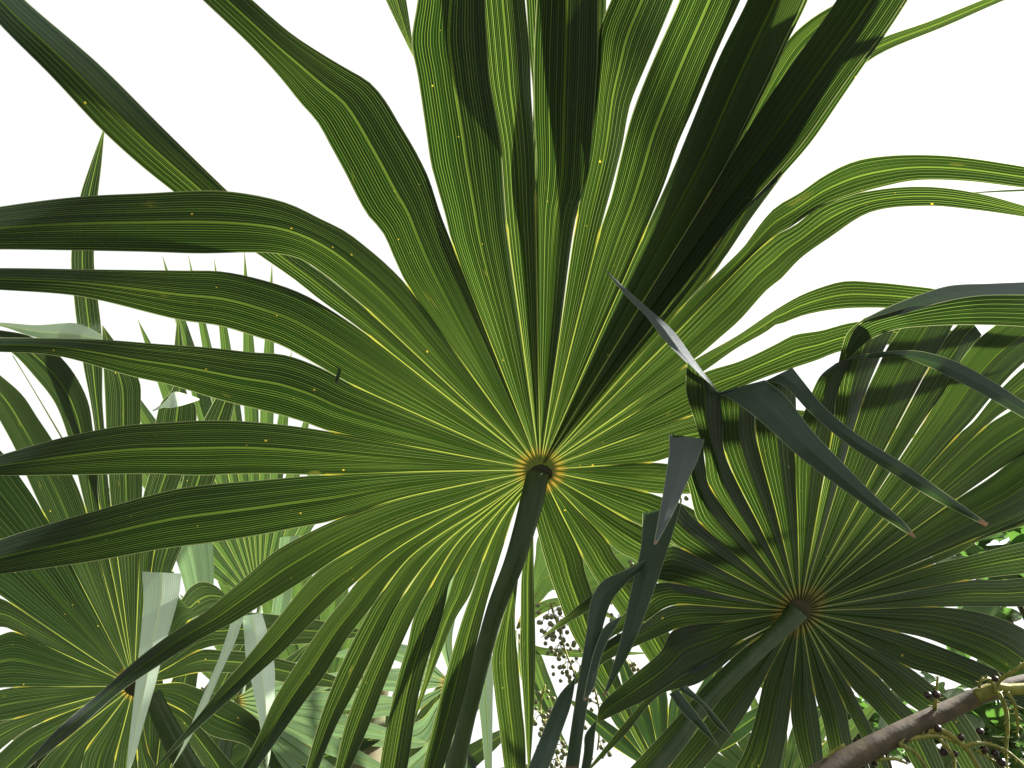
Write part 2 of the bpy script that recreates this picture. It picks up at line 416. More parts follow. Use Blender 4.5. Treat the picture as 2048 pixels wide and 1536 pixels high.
m28 = (1258, 1040); m29 = (1217, 1085); m30 = (1165, 1113)
S = MF.seg
S(m1, m2, [(975, 1200), (960, 1260), (919, 1431), (884, 1545)], [(945, 1180), (925, 1236), (893, 1345), (868, 1443), (843, 1545)], droop=.3, k=.38)
S(m2, m3, [(940, 1190), (912, 1236), (874, 1325), (845, 1400), (827, 1455), (811, 1545)], [(898, 1185), (872, 1260), (845, 1370), (815, 1460), (795, 1545)], d=[0, .015, .03], droop=.3, k=.38)
S(m3, m4, [(899, 1166), (892, 1201), (880, 1250), (856, 1320), (837, 1392), (813, 1545)], [(842, 1205), (827, 1236), (815, 1289), (800, 1338), (778, 1431), (758, 1545)], droop=.3, k=.38)
S(m4, m5, [(842, 1205), (827, 1236), (798, 1300), (768, 1373), (745, 1435), (698, 1545)], [(792, 1210), (778, 1236), (747, 1308), (718, 1373), (690, 1450), (668, 1545)], droop=.3, k=.38)
S(m5, m6, [(781, 1236), (736, 1330), (707, 1388), (673, 1451), (634, 1545)], [(745, 1210), (730, 1236), (699, 1295), (660, 1382), (630, 1470), (610, 1545)], droop=.3, k=.38)
S(m6, m7, [(745, 1212), (726, 1236), (693, 1279), (650, 1349), (609, 1404), (562, 1470), (512, 1542)], [(690, 1195), (656, 1236), (599, 1318), (548, 1400), (517, 1470), (480, 1542)], droop=.3, k=.38)
S(m7, m8, [(673, 1199), (615, 1254), (566, 1304), (517, 1347), (468, 1392), (400, 1453), (350, 1500), (305, 1545)], [(634, 1144), (605, 1174), (554, 1238), (492, 1316), (439, 1376), (400, 1427), (360, 1475), (303, 1542)], droop=.3, k=.38)
S(m8, m9, [(625, 1150), (576, 1181), (513, 1217), (458, 1250), (400, 1279), (318, 1331), (239, 1385), (147, 1466), (46, 1542)], [(628, 1060), (548, 1104), (498, 1148), (453, 1187), (400, 1230), (359, 1255), (273, 1319), (205, 1380), (103, 1469), (42, 1539)], droop=.28, k=.38)
S(m9, m10, [(581, 1058), (530, 1068), (427, 1085), (325, 1098), (191, 1122), (0, 1149), (-120, 1165)], [(600, 953), (513, 961), (430, 968), (352, 978), (178, 1025), (0, 1079), (-120, 1130)], k=.32)
S(m10, m11, [(560, 948), (480, 948), (400, 951), (300, 948), (150, 950), (0, 951), (-80, 948)], [(570, 850), (480, 842), (400, 841), (330, 845), (250, 851), (137, 872), (0, 910), (-80, 935)], k=.32)
S(m11, m12, [(610, 845), (560, 830), (440, 800), (340, 770), (260, 752), (130, 715), (60, 706), (0, 704), (-80, 700)], [(640, 735), (570, 710), (500, 704), (420, 695), (320, 688), (200, 679), (0, 675), (-80, 676)], k=.32)
S(m12, m13, [(620, 722), (560, 690), (513, 674), (440, 652), (359, 640), (205, 602), (140, 590), (0, 580), (-90, 575)], [(690, 638), (608, 589), (533, 562), (444, 543), (359, 541), (200, 539), (0, 536), (-90, 538)], k=.32)
S(m13, m14, [(700, 643), (640, 600), (590, 560), (540, 525), (460, 470), (345, 382), (280, 330), (205, 262), (100, 150), (0, 50), (-60, -20)], [(700, 590), (650, 550), (600, 515), (560, 480), (455, 382), (330, 260), (200, 130), (50, 0), (0, -50)], d=[0, .03, .05, .05], k=.3)
S(m14, m15, [(700, 590), (650, 550), (600, 518), (550, 507), (500, 505), (400, 507), (300, 504), (150, 501), (0, 499), (-90, 500)], [(780, 535), (740, 500), (690, 462), (640, 437), (580, 408), (520, 392), (450, 382), (400, 381), (300, 386), (160, 393), (0, 413), (-90, 430)], k=.32)
S(m15, m16, [(790, 520), (765, 465), (735, 430), (715, 395), (690, 345), (660, 290), (635, 245), (600, 205), (560, 155), (500, 90), (405, 0), (360, -45)], [(880, 425), (857, 355), (830, 300), (800, 250), (770, 200), (740, 165), (690, 135), (640, 105), (580, 65), (505, 0), (455, -45)], d=[0, 0, -.02, -.04], k=.32)
S(m16, m17, [(890, 430), (870, 360), (862, 330), (850, 250), (835, 150), (823, 85), (835, 0), (838, -60)], [(1002, 290), (990, 220), (980, 160), (973, 60), (967, -60)], d=[0, -.005, -.015])
S(m17, m18, [(1000, 290), (987, 220), (976, 160), (966, 60), (958, -60)], [(1070, 330), (1065, 230), (1062, 180), (1060, 110), (1050, 0), (1045, -60)], d=[0, .012, .02], k=.25)
S(m18, m19, [(1073, 330), (1068, 220), (1068, 100), (1073, 0), (1075, -60)], [(1170, 390), (1182, 300), (1190, 200), (1195, 120), (1196, 0), (1196, -60)], d=[0, -.005, -.01], k=.5)
S(m19, m20, [(1180, 300), (1194, 130), (1199, 60), (1222, 0), (1250, -60)], [(1225, 370), (1245, 290), (1254, 239), (1262, 205), (1295, 125), (1339, 20), (1370, -60)], d=[0, .02, .03], k=.25)
S(m20, m21, [(1222, 395), (1240, 320), (1262, 235), (1298, 140), (1349, 24), (1385, -60)], [(1330, 365), (1355, 290), (1386, 219), (1433, 106), (1481, 0), (1508, -60)], k=.25)
S(m21, m22, [(1345, 340), (1388, 235), (1410, 180), (1440, 110), (1495, 0), (1520, -60)], [(1457, 318), (1491, 246), (1536, 154), (1567, 85), (1604, 10), (1630, -60)], d=[0, .0, -.01], k=.45)
SF_A = (m22, m22b, [(1500, 215), (1574, 82), (1621, 38), (1683, 0), (1740, -40)], [(1500, 330), (1580, 220), (1660, 120), (1740, 30), (1800, -30)])
S(m22, m22c, [(1461, 314), (1519, 222), (1594, 113), (1662, 17), (1710, -60)], [(1468, 441), (1519, 386), (1560, 342), (1611, 280), (1673, 191), (1720, 126), (1765, 68), (1806, 7), (1845, -60)], d=[0, -.01, -.02], k=.5)
S(m22c, m23, [(1500, 360), (1580, 225), (1680, 120), (1760, 77), (1854, 44), (1963, 0), (2040, -30)], [(1440, 528), (1500, 440), (1580, 330), (1650, 220), (1707, 147), (1758, 109), (1895, 51), (2011, 0), (2070, -22)], d=[0, .05, .08], k=.3)
S(m23, m23b, [(1440, 540), (1490, 490), (1515, 455), (1550, 415), (1600, 385), (1650, 350), (1710, 322), (1780, 311), (1870, 310), (1930, 315), (2000, 325), (2070, 337)], [(1580, 455), (1640, 415), (1700, 392), (1760, 375), (1830, 361), (1930, 362), (2070, 378)], d=[0, -.01, -.02], k=.35)
S(m23b, m24, [(1590, 450), (1650, 405), (1750, 380), (1850, 373), (1950, 385), (2070, 417)], [(1444, 672), (1479, 641), (1536, 578), (1561, 559), (1600, 518), (1660, 475), (1740, 425), (1850, 412), (1950, 420), (2070, 437)], d=[0, .015, .02], k=.4)
S(m24, m25, [(1473, 672), (1542, 625), (1571, 607), (1600, 591), (1649, 572), (1690, 562), (1758, 565), (1826, 572), (1878, 579), (1990, 610)], [(1473, 697), (1532, 664), (1551, 650), (1567, 646), (1600, 633), (1642, 623), (1690, 617), (1775, 616), (1880, 625), (1990, 640)], k=.35)
S(m25, m25b, [(1480, 722), (1542, 693), (1563, 682), (1581, 672), (1600, 667), (1642, 661), (1703, 645), (1800, 640), (1900, 660)], [(1450, 790), (1530, 755), (1587, 736), (1638, 719), (1673, 705), (1760, 690), (1900, 700)], k=.35)
S(m25b, m26, [(1440, 815), (1500, 810), (1600, 820)], [(1350, 912), (1420, 905), (1500, 900), (1600, 900)])
S(m26, m27, [(1340, 928), (1400, 935), (1460, 945), (1560, 970)], [(1330, 988), (1375, 988), (1460, 985), (1560, 1000)])
S(m27, m28, [(1320, 993), (1370, 1010), (1420, 1040), (1500, 1090)], [(1280, 1050), (1330, 1080), (1380, 1110), (1480, 1160)])
S(m28, m29, [(1283, 1052), (1330, 1090), (1380, 1140), (1450, 1230)], [(1240, 1105), (1270, 1120), (1330, 1180), (1430, 1290)])
S(m29, m30, [(1230, 1110), (1250, 1135), (1300, 1200), (1350, 1290), (1370, 1360)], [(1180, 1140), (1205, 1180), (1240, 1230), (1290, 1310), (1340, 1380)])
S(m30, [(1062, 985), (1070, 1040)], [(1170, 1140), (1183, 1180), (1200, 1230), (1215, 1290), (1240, 1360), (1270, 1440)], [(1094, 1134), (1117, 1200), (1143, 1267), (1165, 1305), (1190, 1350), (1225, 1400)], d=[0, .0, .01], k=.55)
S([(1068, 1000), (1067, 1040)], [(1055, 1020), (1052, 1090)], [(1068, 1150), (1070, 1236), (1071, 1320), (1068, 1420), (1060, 1545)], [(1043, 1150), (1041, 1236), (1040, 1300), (1048, 1420), (1056, 1545)], d=[0, .02, .03], k=.6)
S([(1052, 1050), (1040, 1130)], [(1046, 1050), (1033, 1140)], [(1030, 1236), (1036, 1314), (1044, 1412), (1050, 1470), (1052, 1545)], [(999, 1256), (984, 1314), (989, 1384), (999, 1461), (1010, 1545)], d=[0, .04, .05], k=.3)
MF.build()
# the frond lying just above it: it shows in the splits at the upper right; hidden blades are added to shade those below
SF = Frond('palm_frond', (1112, 922), 1.168, (0, .93, .35), 'bright frond glimpsed at the top edge between the two darkest blades of the central frond, hidden blades added for shade', M_MAIN, group='fan palm fronds', droop=.19)
SF.seg(*SF_A, k=.2, d=[0, .01, .03])
SF.seg((1360, 400), (1440, 350), [(1400, 260), (1440, 150), (1500, 20), (1540, -80)], [(1462, 312), (1500, 240), (1545, 150), (1575, 84), (1612, 10), (1645, -80)], k=.2)
SF.seg((1440, 345), (1430, 545), [(1480, 290), (1540, 215), (1606, 118), (1675, 17), (1725, -60)], [(1490, 440), (1530, 388), (1570, 345), (1622, 285), (1685, 194), (1730, 128), (1772, 68), (1812, 7), (1850, -60)], k=.15)
SF.seg((1158, 440), (1185, 420), [(1158, 360), (1152, 250), (1146, 120), (1142, 0), (1138, -80)], [(1192, 360), (1202, 280), (1208, 200), (1210, 130), (1212, 40), (1212, -80)], k=.1)

SF.seg((1085, 480), (1104, 480), [(1062, 350), (1066, 200), (1058, 100), (1052, 0), (1045, -80)], [(1100, 350), (1105, 200), (1100, 100), (1098, 0), (1092, -80)], k=.2)
SF.build()

MF.blade([(686, 709), (676, 738), (668, 766)], [(688, 710), (683, 740), (676, 767)], [1.09, 1.08], mat=M_FOLD)
MF.blade([(1925, 386), (1990, 381), (2070, 377)], [(1925, 388), (1990, 385), (2070, 382)], [1.12, 1.12], mat=M_FOLD)

def petiole(fr, L, Rr, deps, ground_pt, mat=M_PET, flat=.6, rscale=1.0, groove=True):
    pts = []; rads = []
    for (a, b, dp) in zip(L, Rr, deps):
        c = ((a[0] + b[0]) / 2, (a[1] + b[1]) / 2); pts.append(at(c[0], c[1], dp))
        rads.append(math.hypot(a[0] - b[0], a[1] - b[1]) / 2 / F * dp * rscale)
    e = (pts[-1] - pts[-2]).normalized(); pts.append(pts[-1] + e * .12); rads.append(rads[-1] * 1.05)
    n = len(pts); last = pts[-1]; g = Vector(ground_pt)
    for q in (.35, .7, 1.0):
        pts.append(last.lerp(g, q) + Vector((0, 0, -.05 * math.sin(q * math.pi)))); rads.append(rads[n - 1] * (1 + .6 * q))
    return tube('leaf_stalk', pts, rads, mat, fr.o, 40, flat, notch=.80)
petiole(MF, [(1053, 946), (1040, 1000), (1026, 1060), (1006, 1130), (968, 1236), (919, 1431), (893, 1536)], [(1098, 950), (1088, 1000), (1070, 1060), (1047, 1130), (1004, 1236), (952, 1431), (930, 1536)],
        [1.135, 1.11, 1.09, 1.07, 1.05, 1.02, 1.0], (-.22, .55, 0.05))
def hub_piece(fr, pts, dep, thick, mat=M_HUB, parent=None):
    c = at(sum(p[0] for p in pts) / len(pts), sum(p[1] for p in pts) / len(pts), dep - thick * 1.4)
    bm = bmesh.new(); rim = [bm.verts.new(at(p[0], p[1], dep)) for p in pts]
    mid = [bm.verts.new(at(*(Vector(p).lerp(Vector((sum(q[0] for q in pts) / len(pts), sum(q[1] for q in pts) / len(pts))), .4)), dep - thick)) for p in pts]
    cv = bm.verts.new(c); n = len(pts)
    for i in range(n):
        bm.faces.new((rim[i], rim[(i + 1) % n], mid[(i + 1) % n], mid[i])); bm.faces.new((mid[i], mid[(i + 1) % n], cv))
    me = bpy.data.meshes.new('hub'); bm.to_mesh(me); bm.free()
    return link('leaf_hub', me, mat, fr.o)
hub_piece(MF, [(1054, 950), (1058, 940), (1068, 932), (1082, 928), (1095, 932), (1104, 941), (1105, 953), (1095, 962), (1078, 958), (1062, 956)], 1.140, .0022)

# ------------------------------------------------------------------ the darker frond on the right
RF = Frond('palm_frond', (1600, 1222), .95, (-.25, .9, .3), 'dark shaded fan palm frond at lower right with several tips folded over towards the camera', M_RIGHT, ribw=.002, r0=5, group='fan palm fronds', droop=.05)
S = RF.seg
r = dict(t=(1347, 1260), u=(1352, 1210), a=(1340, 1165), b=(1363, 1097), c=(1398, 1044), d=(1417, 968), e=(1449, 905), f=(1510, 850), g=(1591, 880), h=(1668, 840), i=(1730, 790), j=(1860, 730), k=(1858, 826),
         l=(1918, 868), m=(1975, 850), n=(1915, 997), o=(1957, 1075), p=(1865, 1129), q=(1940, 1160), r=(1875, 1214), s=(1800, 1265), v=(1820, 1336), w=(1755, 1351), x=(1701, 1373), y=(1690, 1412), z=(1630, 1390),
         z1=(1581, 1418), z2=(1530, 1357), z3=(1510, 1318), y1=(1499, 1287), y2=(1474, 1287), y3=(1440, 1280))
S(r['z3'], r['y1'], [(1400, 1440), (1330, 1536), (1290, 1590)], [(1420, 1360), (1340, 1450), (1260, 1536), (1220, 1580)], k=.4)
S(r['y1'], r['y2'], [(1400, 1365), (1320, 1390), (1250, 1470), (1180, 1540)], [(1420, 1320), (1330, 1360), (1250, 1445), (1177, 1536)], d=[0, -.01, -.02])
S(r['y2'], r['t'], [(1430, 1320), (1370, 1350), (1300, 1395), (1195, 1446)], [(1322, 1302), (1255, 1360), (1200, 1412), (1193, 1444)], d=[0, -.02, -.03], k=.3)
S(r['t'], r['u'], [(1330, 1268), (1242, 1306), (1191, 1337), (1150, 1370)], [(1320, 1222), (1290, 1245), (1230, 1272), (1203, 1292), (1150, 1350)], d=[0, -.005, -.01])
S(r['u'], r['a'], [(1330, 1216), (1290, 1243), (1230, 1270), (1195, 1300)], [(1300, 1172), (1285, 1195), (1245, 1230), (1200, 1280)], d=[0, .01, .01])
S(r['a'], r['b'], [(1320, 1160), (1290, 1158), (1250, 1170), (1210, 1200)], [(1342, 1092), (1310, 1115), (1270, 1128), (1215, 1165)], d=[0, .01, .02])
S(r['b'], r['c'], [(1345, 1085), (1322, 1060), (1295, 1028)], [(1385, 1035), (1372, 1018), (1362, 1007)], tip=0, key='s3')
S(r['c'], r['d'], [(1388, 1020), (1378, 975), (1360, 920), (1342, 868)], [(1412, 940), (1408, 910), (1406, 878)], tip=0, key='s4')
S(r['d'], r['e'], [(1408, 905), (1392, 850), (1372, 780), (1374, 724)], [(1446, 860), (1447, 811), (1437, 786)], tip=0, key='s5')
S(r['e'], r['f'], [(1442, 850), (1430, 790)], [(1515, 800), (1528, 763)], tip=0, key='s6')
S(r['f'], r['g'], [(1520, 800), (1530, 764)], [(1592, 800), (1585, 738)], tip=0, key='s7')
S(r['g'], r['h'], [(1610, 820), (1622, 788), (1642, 750), (1672, 726)], [(1672, 800), (1690, 750), (1716, 712)], tip=0, key='s8')
S(r['h'], r['i'], [(1672, 760), (1680, 710), (1695, 665), (1730, 635)], [(1752, 735), (1768, 700), (1795, 650)], tip=0, key='s9')
S(r['i'], r['j'], [(1755, 735), (1772, 700), (1802, 655), (1830, 620)], [(1885, 690), (1906, 651), (1925, 618)], k=.25, tip=0)
S(r['j'], r['k'], [(1880, 692), (1905, 660), (1935, 630)], [(1885, 790), (1910, 750), (1930, 725), (1945, 690), (1964, 670)], k=.2, d=[0, .01, .01], tip=0)
S(r['k'], r['l'], [(1885, 780), (1915, 730), (1960, 675), (2040, 620), (2120, 590)], [(1945, 840), (1990, 785), (2055, 720), (2130, 680)], k=.5, d=[0, -.01, -.02])
S(r['l'], r['m'], [(1945, 845), (1990, 790), (2060, 725)], [(2010, 822), (2060, 795)], k=.2)
S(r['m'], r['n'], [(2010, 828), (2060, 800)], [(1990, 945), (2060, 900)], k=.25)
S(r['n'], r['o'], [(1980, 955), (2060, 895)], [(2000, 1058), (2060, 1032)], k=.5, d=[0, -.005, -.01])
S(r['o'], r['p'], [(2000, 1056), (2060, 1032)], [(1930, 1100), (1960, 1080), (2060, 1048)], k=.2)
S(r['p'], r['q'], [(1925, 1115), (2060, 1082)], [(2000, 1152), (2060, 1145)], k=.5)
S(r['q'], r['r'], [(2000, 1160), (2060, 1155)], [(1960, 1213), (2060, 1212)], k=.5)
S(r['r'], r['s'], [(1950, 1222), (2010, 1240), (2065, 1268)], [(1850, 1276), (1900, 1295), (1985, 1335), (2065, 1400)], k=.35, d=[0, .0, .02])
S(r['s'], r['v'], [(1850, 1282), (1960, 1325), (2065, 1374)], [(1880, 1352), (1960, 1385), (2065, 1425)], k=.3, d=[0, -.01, -.02])
S(r['v'], r['w'], [(1870, 1375), (1930, 1430), (1995, 1545)], [(1800, 1395), (1870, 1450), (1928, 1545)], k=.3)
S(r['w'], r['x'], [(1790, 1390), (1850, 1450), (1893, 1545)], [(1740, 1410), (1790, 1470), (1834, 1545)], k=.3)
S(r['x'], r['y'], [(1712, 1395), (1745, 1460), (1783, 1545)], [(1710, 1450), (1757, 1545)], k=.3)
S(r['y'], r['z'], [(1700, 1460), (1716, 1545)], [(1645, 1440), (1667, 1545)], k=.3)
S(r['z'], r['z1'], [(1640, 1450), (1649, 1545)], [(1590, 1480), (1608, 1545)], k=.3)
S(r['z1'], r['z2'], [(1570, 1490), (1558, 1545)], [(1512, 1430), (1490, 1500), (1468, 1545)], k=.3)
S(r['z2'], r['z3'], [(1490, 1430), (1440, 1500), (1400, 1545)], [(1440, 1400), (1380, 1480), (1330, 1545)], k=.4)
RF.build()
cw = [(1594, 1224, 21), (1575, 1246, 18), (1520, 1298, 15.5), (1462, 1355, 14.5), (1402, 1420, 14.5), (1359, 1480, 15), (1325, 1522, 15.5), (1303, 1552, 16)]
petiole(RF, [(x - q * .75, y - q * .66) for x, y, q in cw], [(x + q * .75, y + q * .66) for x, y, q in cw], [.94, .93, .905, .88, .86, .84, .825, .815], (.05, .42, .05))
hub_piece(RF, [(1576, 1217), (1582, 1206), (1592, 1200), (1608, 1202), (1620, 1212), (1624, 1226), (1616, 1240), (1604, 1246), (1596, 1236), (1585, 1224)], .940, .002)
B = RF.blade
B([(1372, 724), (1330, 682), (1290, 630), (1250, 590), (1204, 533)], [(1440, 786), (1400, 735), (1345, 660), (1285, 607), (1205, 534)], [.80, .82, .845, .865], k=.15, parent=RF.by['s5'], mat=M_SHEEN)
B([(1427, 787), (1455, 795), (1520, 842), (1600, 915), (1680, 975), (1760, 1032), (1830, 1077)], [(1530, 760), (1570, 790), (1622, 858), (1690, 930), (1760, 1000), (1810, 1045), (1832, 1074)], [.80, .765, .74, .725, .715, .71], k=.3, parent=RF.by['s6'])
B([(1530, 762), (1565, 770), (1620, 825), (1690, 885), (1780, 945), (1870, 1000), (1972, 1053)], [(1585, 735), (1606, 762), (1650, 815), (1720, 872), (1810, 928), (1890, 985), (1977, 1047)], [.80, .775, .755, .74, .73, .725], k=.3, parent=RF.by['s7'])
B([(1672, 726), (1720, 710), (1780, 702), (1840, 702), (1910, 722), (1985, 762), (2070, 818)], [(1716, 713), (1745, 716), (1800, 714), (1860, 735), (1930, 770), (1990, 803), (2070, 850)], [.83, .80, .78, .77, .76], k=.2, tl=-.4, parent=RF.by['s8'])
B([(1730, 636), (1780, 612), (1850, 585), (1900, 571), (1980, 567), (2080, 563)], [(1735, 640), (1800, 630), (1880, 606), (1960, 592), (2080, 590)], [.84, .80, .78, .78], k=.2, tl=-1.3, parent=RF.by['s9'], mat=M_SHEEN)
B([(1690, 700), (1716, 650), (1790, 622), (1880, 596), (1960, 582), (2080, 580)], [(1700, 716), (1740, 680), (1790, 660), (1860, 652), (1960, 650), (2080, 655)], [.84, .80, .785, .785], k=.2, parent=RF.by['s9'], mat=M_RIGHT)
B([(1338, 867), (1338, 900), (1330, 960), (1318, 1030), (1307, 1088)], [(1409, 879), (1395, 920), (1370, 975), (1345, 1030), (1312, 1090)], [.82, .79, .76, .72], k=.35, parent=RF.by['s4'], mat=M_SHEEN)
B([(1285, 1026), (1282, 1090), (1262, 1180), (1238, 1290), (1205, 1395)], [(1363, 1008), (1345, 1070), (1312, 1170), (1262, 1300), (1210, 1393)], [.82, .80, .775, .76], k=.3, parent=RF.by['s3'])
# narrow glossy tips hanging in front, lower middle
def tipped(A_, B_, dep, **kw): return B(A_, B_, dep, **kw)
B([(1290, 1120), (1255, 1138), (1205, 1162), (1182, 1200), (1172, 1270), (1155, 1370), (1128, 1550)], [(1288, 1138), (1255, 1165), (1225, 1200), (1207, 1250), (1190, 1330), (1172, 1430), (1156, 1550)], [.83, .80, .775, .755, .74], k=.3)
B([(1242, 1232), (1212, 1250), (1192, 1290), (1176, 1350), (1166, 1400)], [(1243, 1236), (1228, 1262), (1212, 1290), (1198, 1330), (1190, 1370), (1172, 1402)], [.80, .78, .75, .73], k=.3)
B([(1152, 1352), (1118, 1390), (1095, 1440), (1075, 1490), (1050, 1550)], [(1152, 1356), (1142, 1410), (1125, 1460), (1108, 1510), (1092, 1550)], [.79, .76, .73, .71], k=.35)
B([(1192, 1440), (1170, 1470), (1168, 1500), (1160, 1550)], [(1194, 1440), (1190, 1470), (1186, 1510), (1178, 1550)], [.80, .79], k=.3)
B([(1338, 1388), (1360, 1420), (1395, 1455), (1438, 1495)], [(1356, 1378), (1385, 1415), (1415, 1455), (1439, 1494)], [.78, .765, .76], k=.3)
B([(1356, 1379), (1400, 1410), (1430, 1450), (1467, 1479)], [(1372, 1370), (1408, 1404), (1440, 1440), (1468, 1478)], [.785, .77, .765], k=.3)

# ------------------------------------------------------------------ the waxy frond on the left
LF = Frond('palm_frond', (268, 1372), 1.48, (.12, .93, .35), 'grey-green waxy fan palm frond at lower left, its hub hidden behind a pale hanging tip', M_LEFT, ribw=.0024, r0=5, group='fan palm fronds', droop=.02)
S = LF.seg
l = dict(a=(29, 1437), b=(29, 1375), c=(29, 1263), d=(20, 1205), e=(85, 1022), f=(171, 1016), g=(198, 1010), h=(222, 1012), i=(284, 1004), j=(315, 1075), k=(345, 1140), k2=(380, 1240), m=(400, 1300), n=(400, 1345), o=(360, 1365), p=(370, 1425), q=(345, 1440),
         s1=(117, 1490), s2=(88, 1443), t1=(172, 1500), t2=(230, 1520), t3=(275, 1520), t4=(300, 1510))
S(l['t4'], l['t3'], [(325, 1560)], [(280, 1580)], k=.3); S(l['t3'], l['t2'], [(278, 1570)], [(225, 1580)], k=.3)
S(l['t2'], l['t1'], [(222, 1570)], [(162, 1536), (155, 1580)], k=.3)
S(l['t1'], l['s1'], [(166, 1520), (150, 1570)], [(90, 1515), (60, 1560)], k=.3)
S(l['s1'], l['s2'], [(85, 1512), (20, 1570)], [(40, 1470), (0, 1505), (-40, 1540)], k=.3)
S(l['s2'], l['a'], [(45, 1465), (0, 1500), (-50, 1540)], [(0, 1446), (-60, 1470)], k=.3)
S(l['a'], l['b'], [(0, 1442), (-60, 1462)], [(0, 1380), (-60, 1400)], k=.3)
S(l['b'], l['c'], [(0, 1376), (-60, 1390)], [(10, 1266), (0, 1270), (-60, 1300)], k=.35)
S(l['c'], l['d'], [(15, 1256), (0, 1254), (-60, 1262)], [(0, 1196), (-60, 1175)], k=.3)
S(l['d'], l['e'], [(0, 1190), (-60, 1160)], [(38, 951), (5, 905), (-50, 860)], k=.25)
S(l['e'], l['f'], [(52, 950), (31, 900), (0, 842), (-40, 775)], [(145, 950), (105, 880), (75, 835), (45, 790), (0, 750), (-50, 710)], k=.3)
S(l['f'], l['g'], [(155, 950), (135, 871), (109, 805), (68, 752), (25, 707), (-20, 680), (-70, 668)], [(192, 900), (186, 860), (178, 809), (162, 770), (135, 729), (100, 695), (60, 672), (0, 660), (-70, 650)], k=.3)
S(l['g'], l['h'], [(191, 900), (189, 860), (180, 800), (168, 740), (155, 660), (148, 600), (142, 510), (158, 400), (180, 330), (205, 262)], [(211, 900), (209, 860), (205, 800), (205, 740), (203, 660), (196, 600), (188, 520), (195, 400), (203, 330), (209, 261)], k=.35, d=[0, .03, .04])
S(l['h'], l['i'], [(214, 900), (210, 800), (206, 720), (204, 652)], [(285, 940), (281, 860), (282, 800), (280, 765), (262, 730), (226, 678), (205, 650)], k=.3)
S(l['i'], l['j'], [(300, 940), (310, 850), (322, 805), (345, 778)], [(345, 1000), (375, 920), (393, 845), (390, 806), (375, 790)], k=.3)
S(l['j'], l['k'], [(335, 1040), (360, 980), (380, 900)], [(362, 1100), (395, 1030), (430, 960)], k=.3)
S(l['k'], l['k2'], [(360, 1200), (378, 1176), (403, 1163), (432, 1172), (456, 1196)], [(420, 1225), (450, 1215), (470, 1212)], k=.3, d=[0, -.03, -.05], tip=0)
S(l['k2'], l['m'], [(430, 1235), (490, 1225), (560, 1230)], [(440, 1290), (500, 1290), (570, 1290)], k=.3)
S(l['m'], l['n'], [(440, 1300), (500, 1305), (570, 1320)], [(440, 1345), (500, 1350), (570, 1365)], k=.3)
S(l['o'], l['p'], [(400, 1378), (470, 1405), (520, 1445), (550, 1510)], [(420, 1470), (490, 1490), (540, 1535)], k=.15)
S(l['p'], l['q'], [(400, 1452), (450, 1510), (500, 1570)], [(370, 1475), (410, 1536), (430, 1580)], k=.3)
LF.build()
petiole(LF, [(290, 1385), (300, 1420), (330, 1490), (360, 1545)], [(322, 1390), (338, 1425), (375, 1490), (405, 1545)], [1.46, 1.45, 1.44, 1.43], (-.45, 1.35, .05))
hub_piece(LF, [(245, 1372), (250, 1352), (265, 1342), (285, 1345), (298, 1360), (300, 1382), (288, 1395), (268, 1394), (252, 1386)], 1.475, .006)
B = LF.blade
B([(284, 1143), (287, 1200), (283, 1250), (274, 1340), (265, 1420), (256, 1500), (252, 1550)], [(363, 1147), (358, 1190), (345, 1240), (330, 1290), (312, 1365), (290, 1440), (266, 1525), (255, 1550)], [1.36, 1.30, 1.24, 1.18], k=.25, mat=M_PALE, rib=M_RIBP, ribw=.003)
B([(462, 1245), (440, 1310), (400, 1405), (368, 1485), (343, 1535)], [(490, 1226), (472, 1280), (440, 1350), (405, 1430), (370, 1495), (344, 1534)], [1.36, 1.29, 1.22], k=.25, mat=M_PALE, rib=M_RIBP, ribw=.003)
B([(484, 1232), (488, 1270), (492, 1320), (504, 1370), (516, 1430), (530, 1515), (533, 1540)], [(524, 1226), (534, 1260), (548, 1320), (550, 1380), (546, 1450), (540, 1515), (534, 1540)], [1.37, 1.31, 1.24, 1.18], k=.25, mat=M_PALE, rib=M_RIBP, ribw=.003)
B([(-60, 648), (0, 645), (70, 650), (155, 647), (190, 662), (218, 680)], [(-60, 650), (0, 653), (60, 672), (110, 684), (170, 690), (219, 682)], [1.24, 1.24, 1.22], k=.3, mat=M_PALE, rib=M_RIBP, ribw=.003)
B([(305, 821), (330, 803), (347, 784), (372, 788), (398, 797)], [(306, 823), (328, 815), (342, 816), (368, 810), (399, 800)], [1.22, 1.2, 1.22], k=.1, tl=-.9, mat=M_PALE)
B([(24, 711), (60, 770), (95, 830), (125, 882)], [(27, 711), (64, 772), (100, 832), (131, 884)], [1.3, 1.35, 1.4], k=.2, mat=M_LEFT)

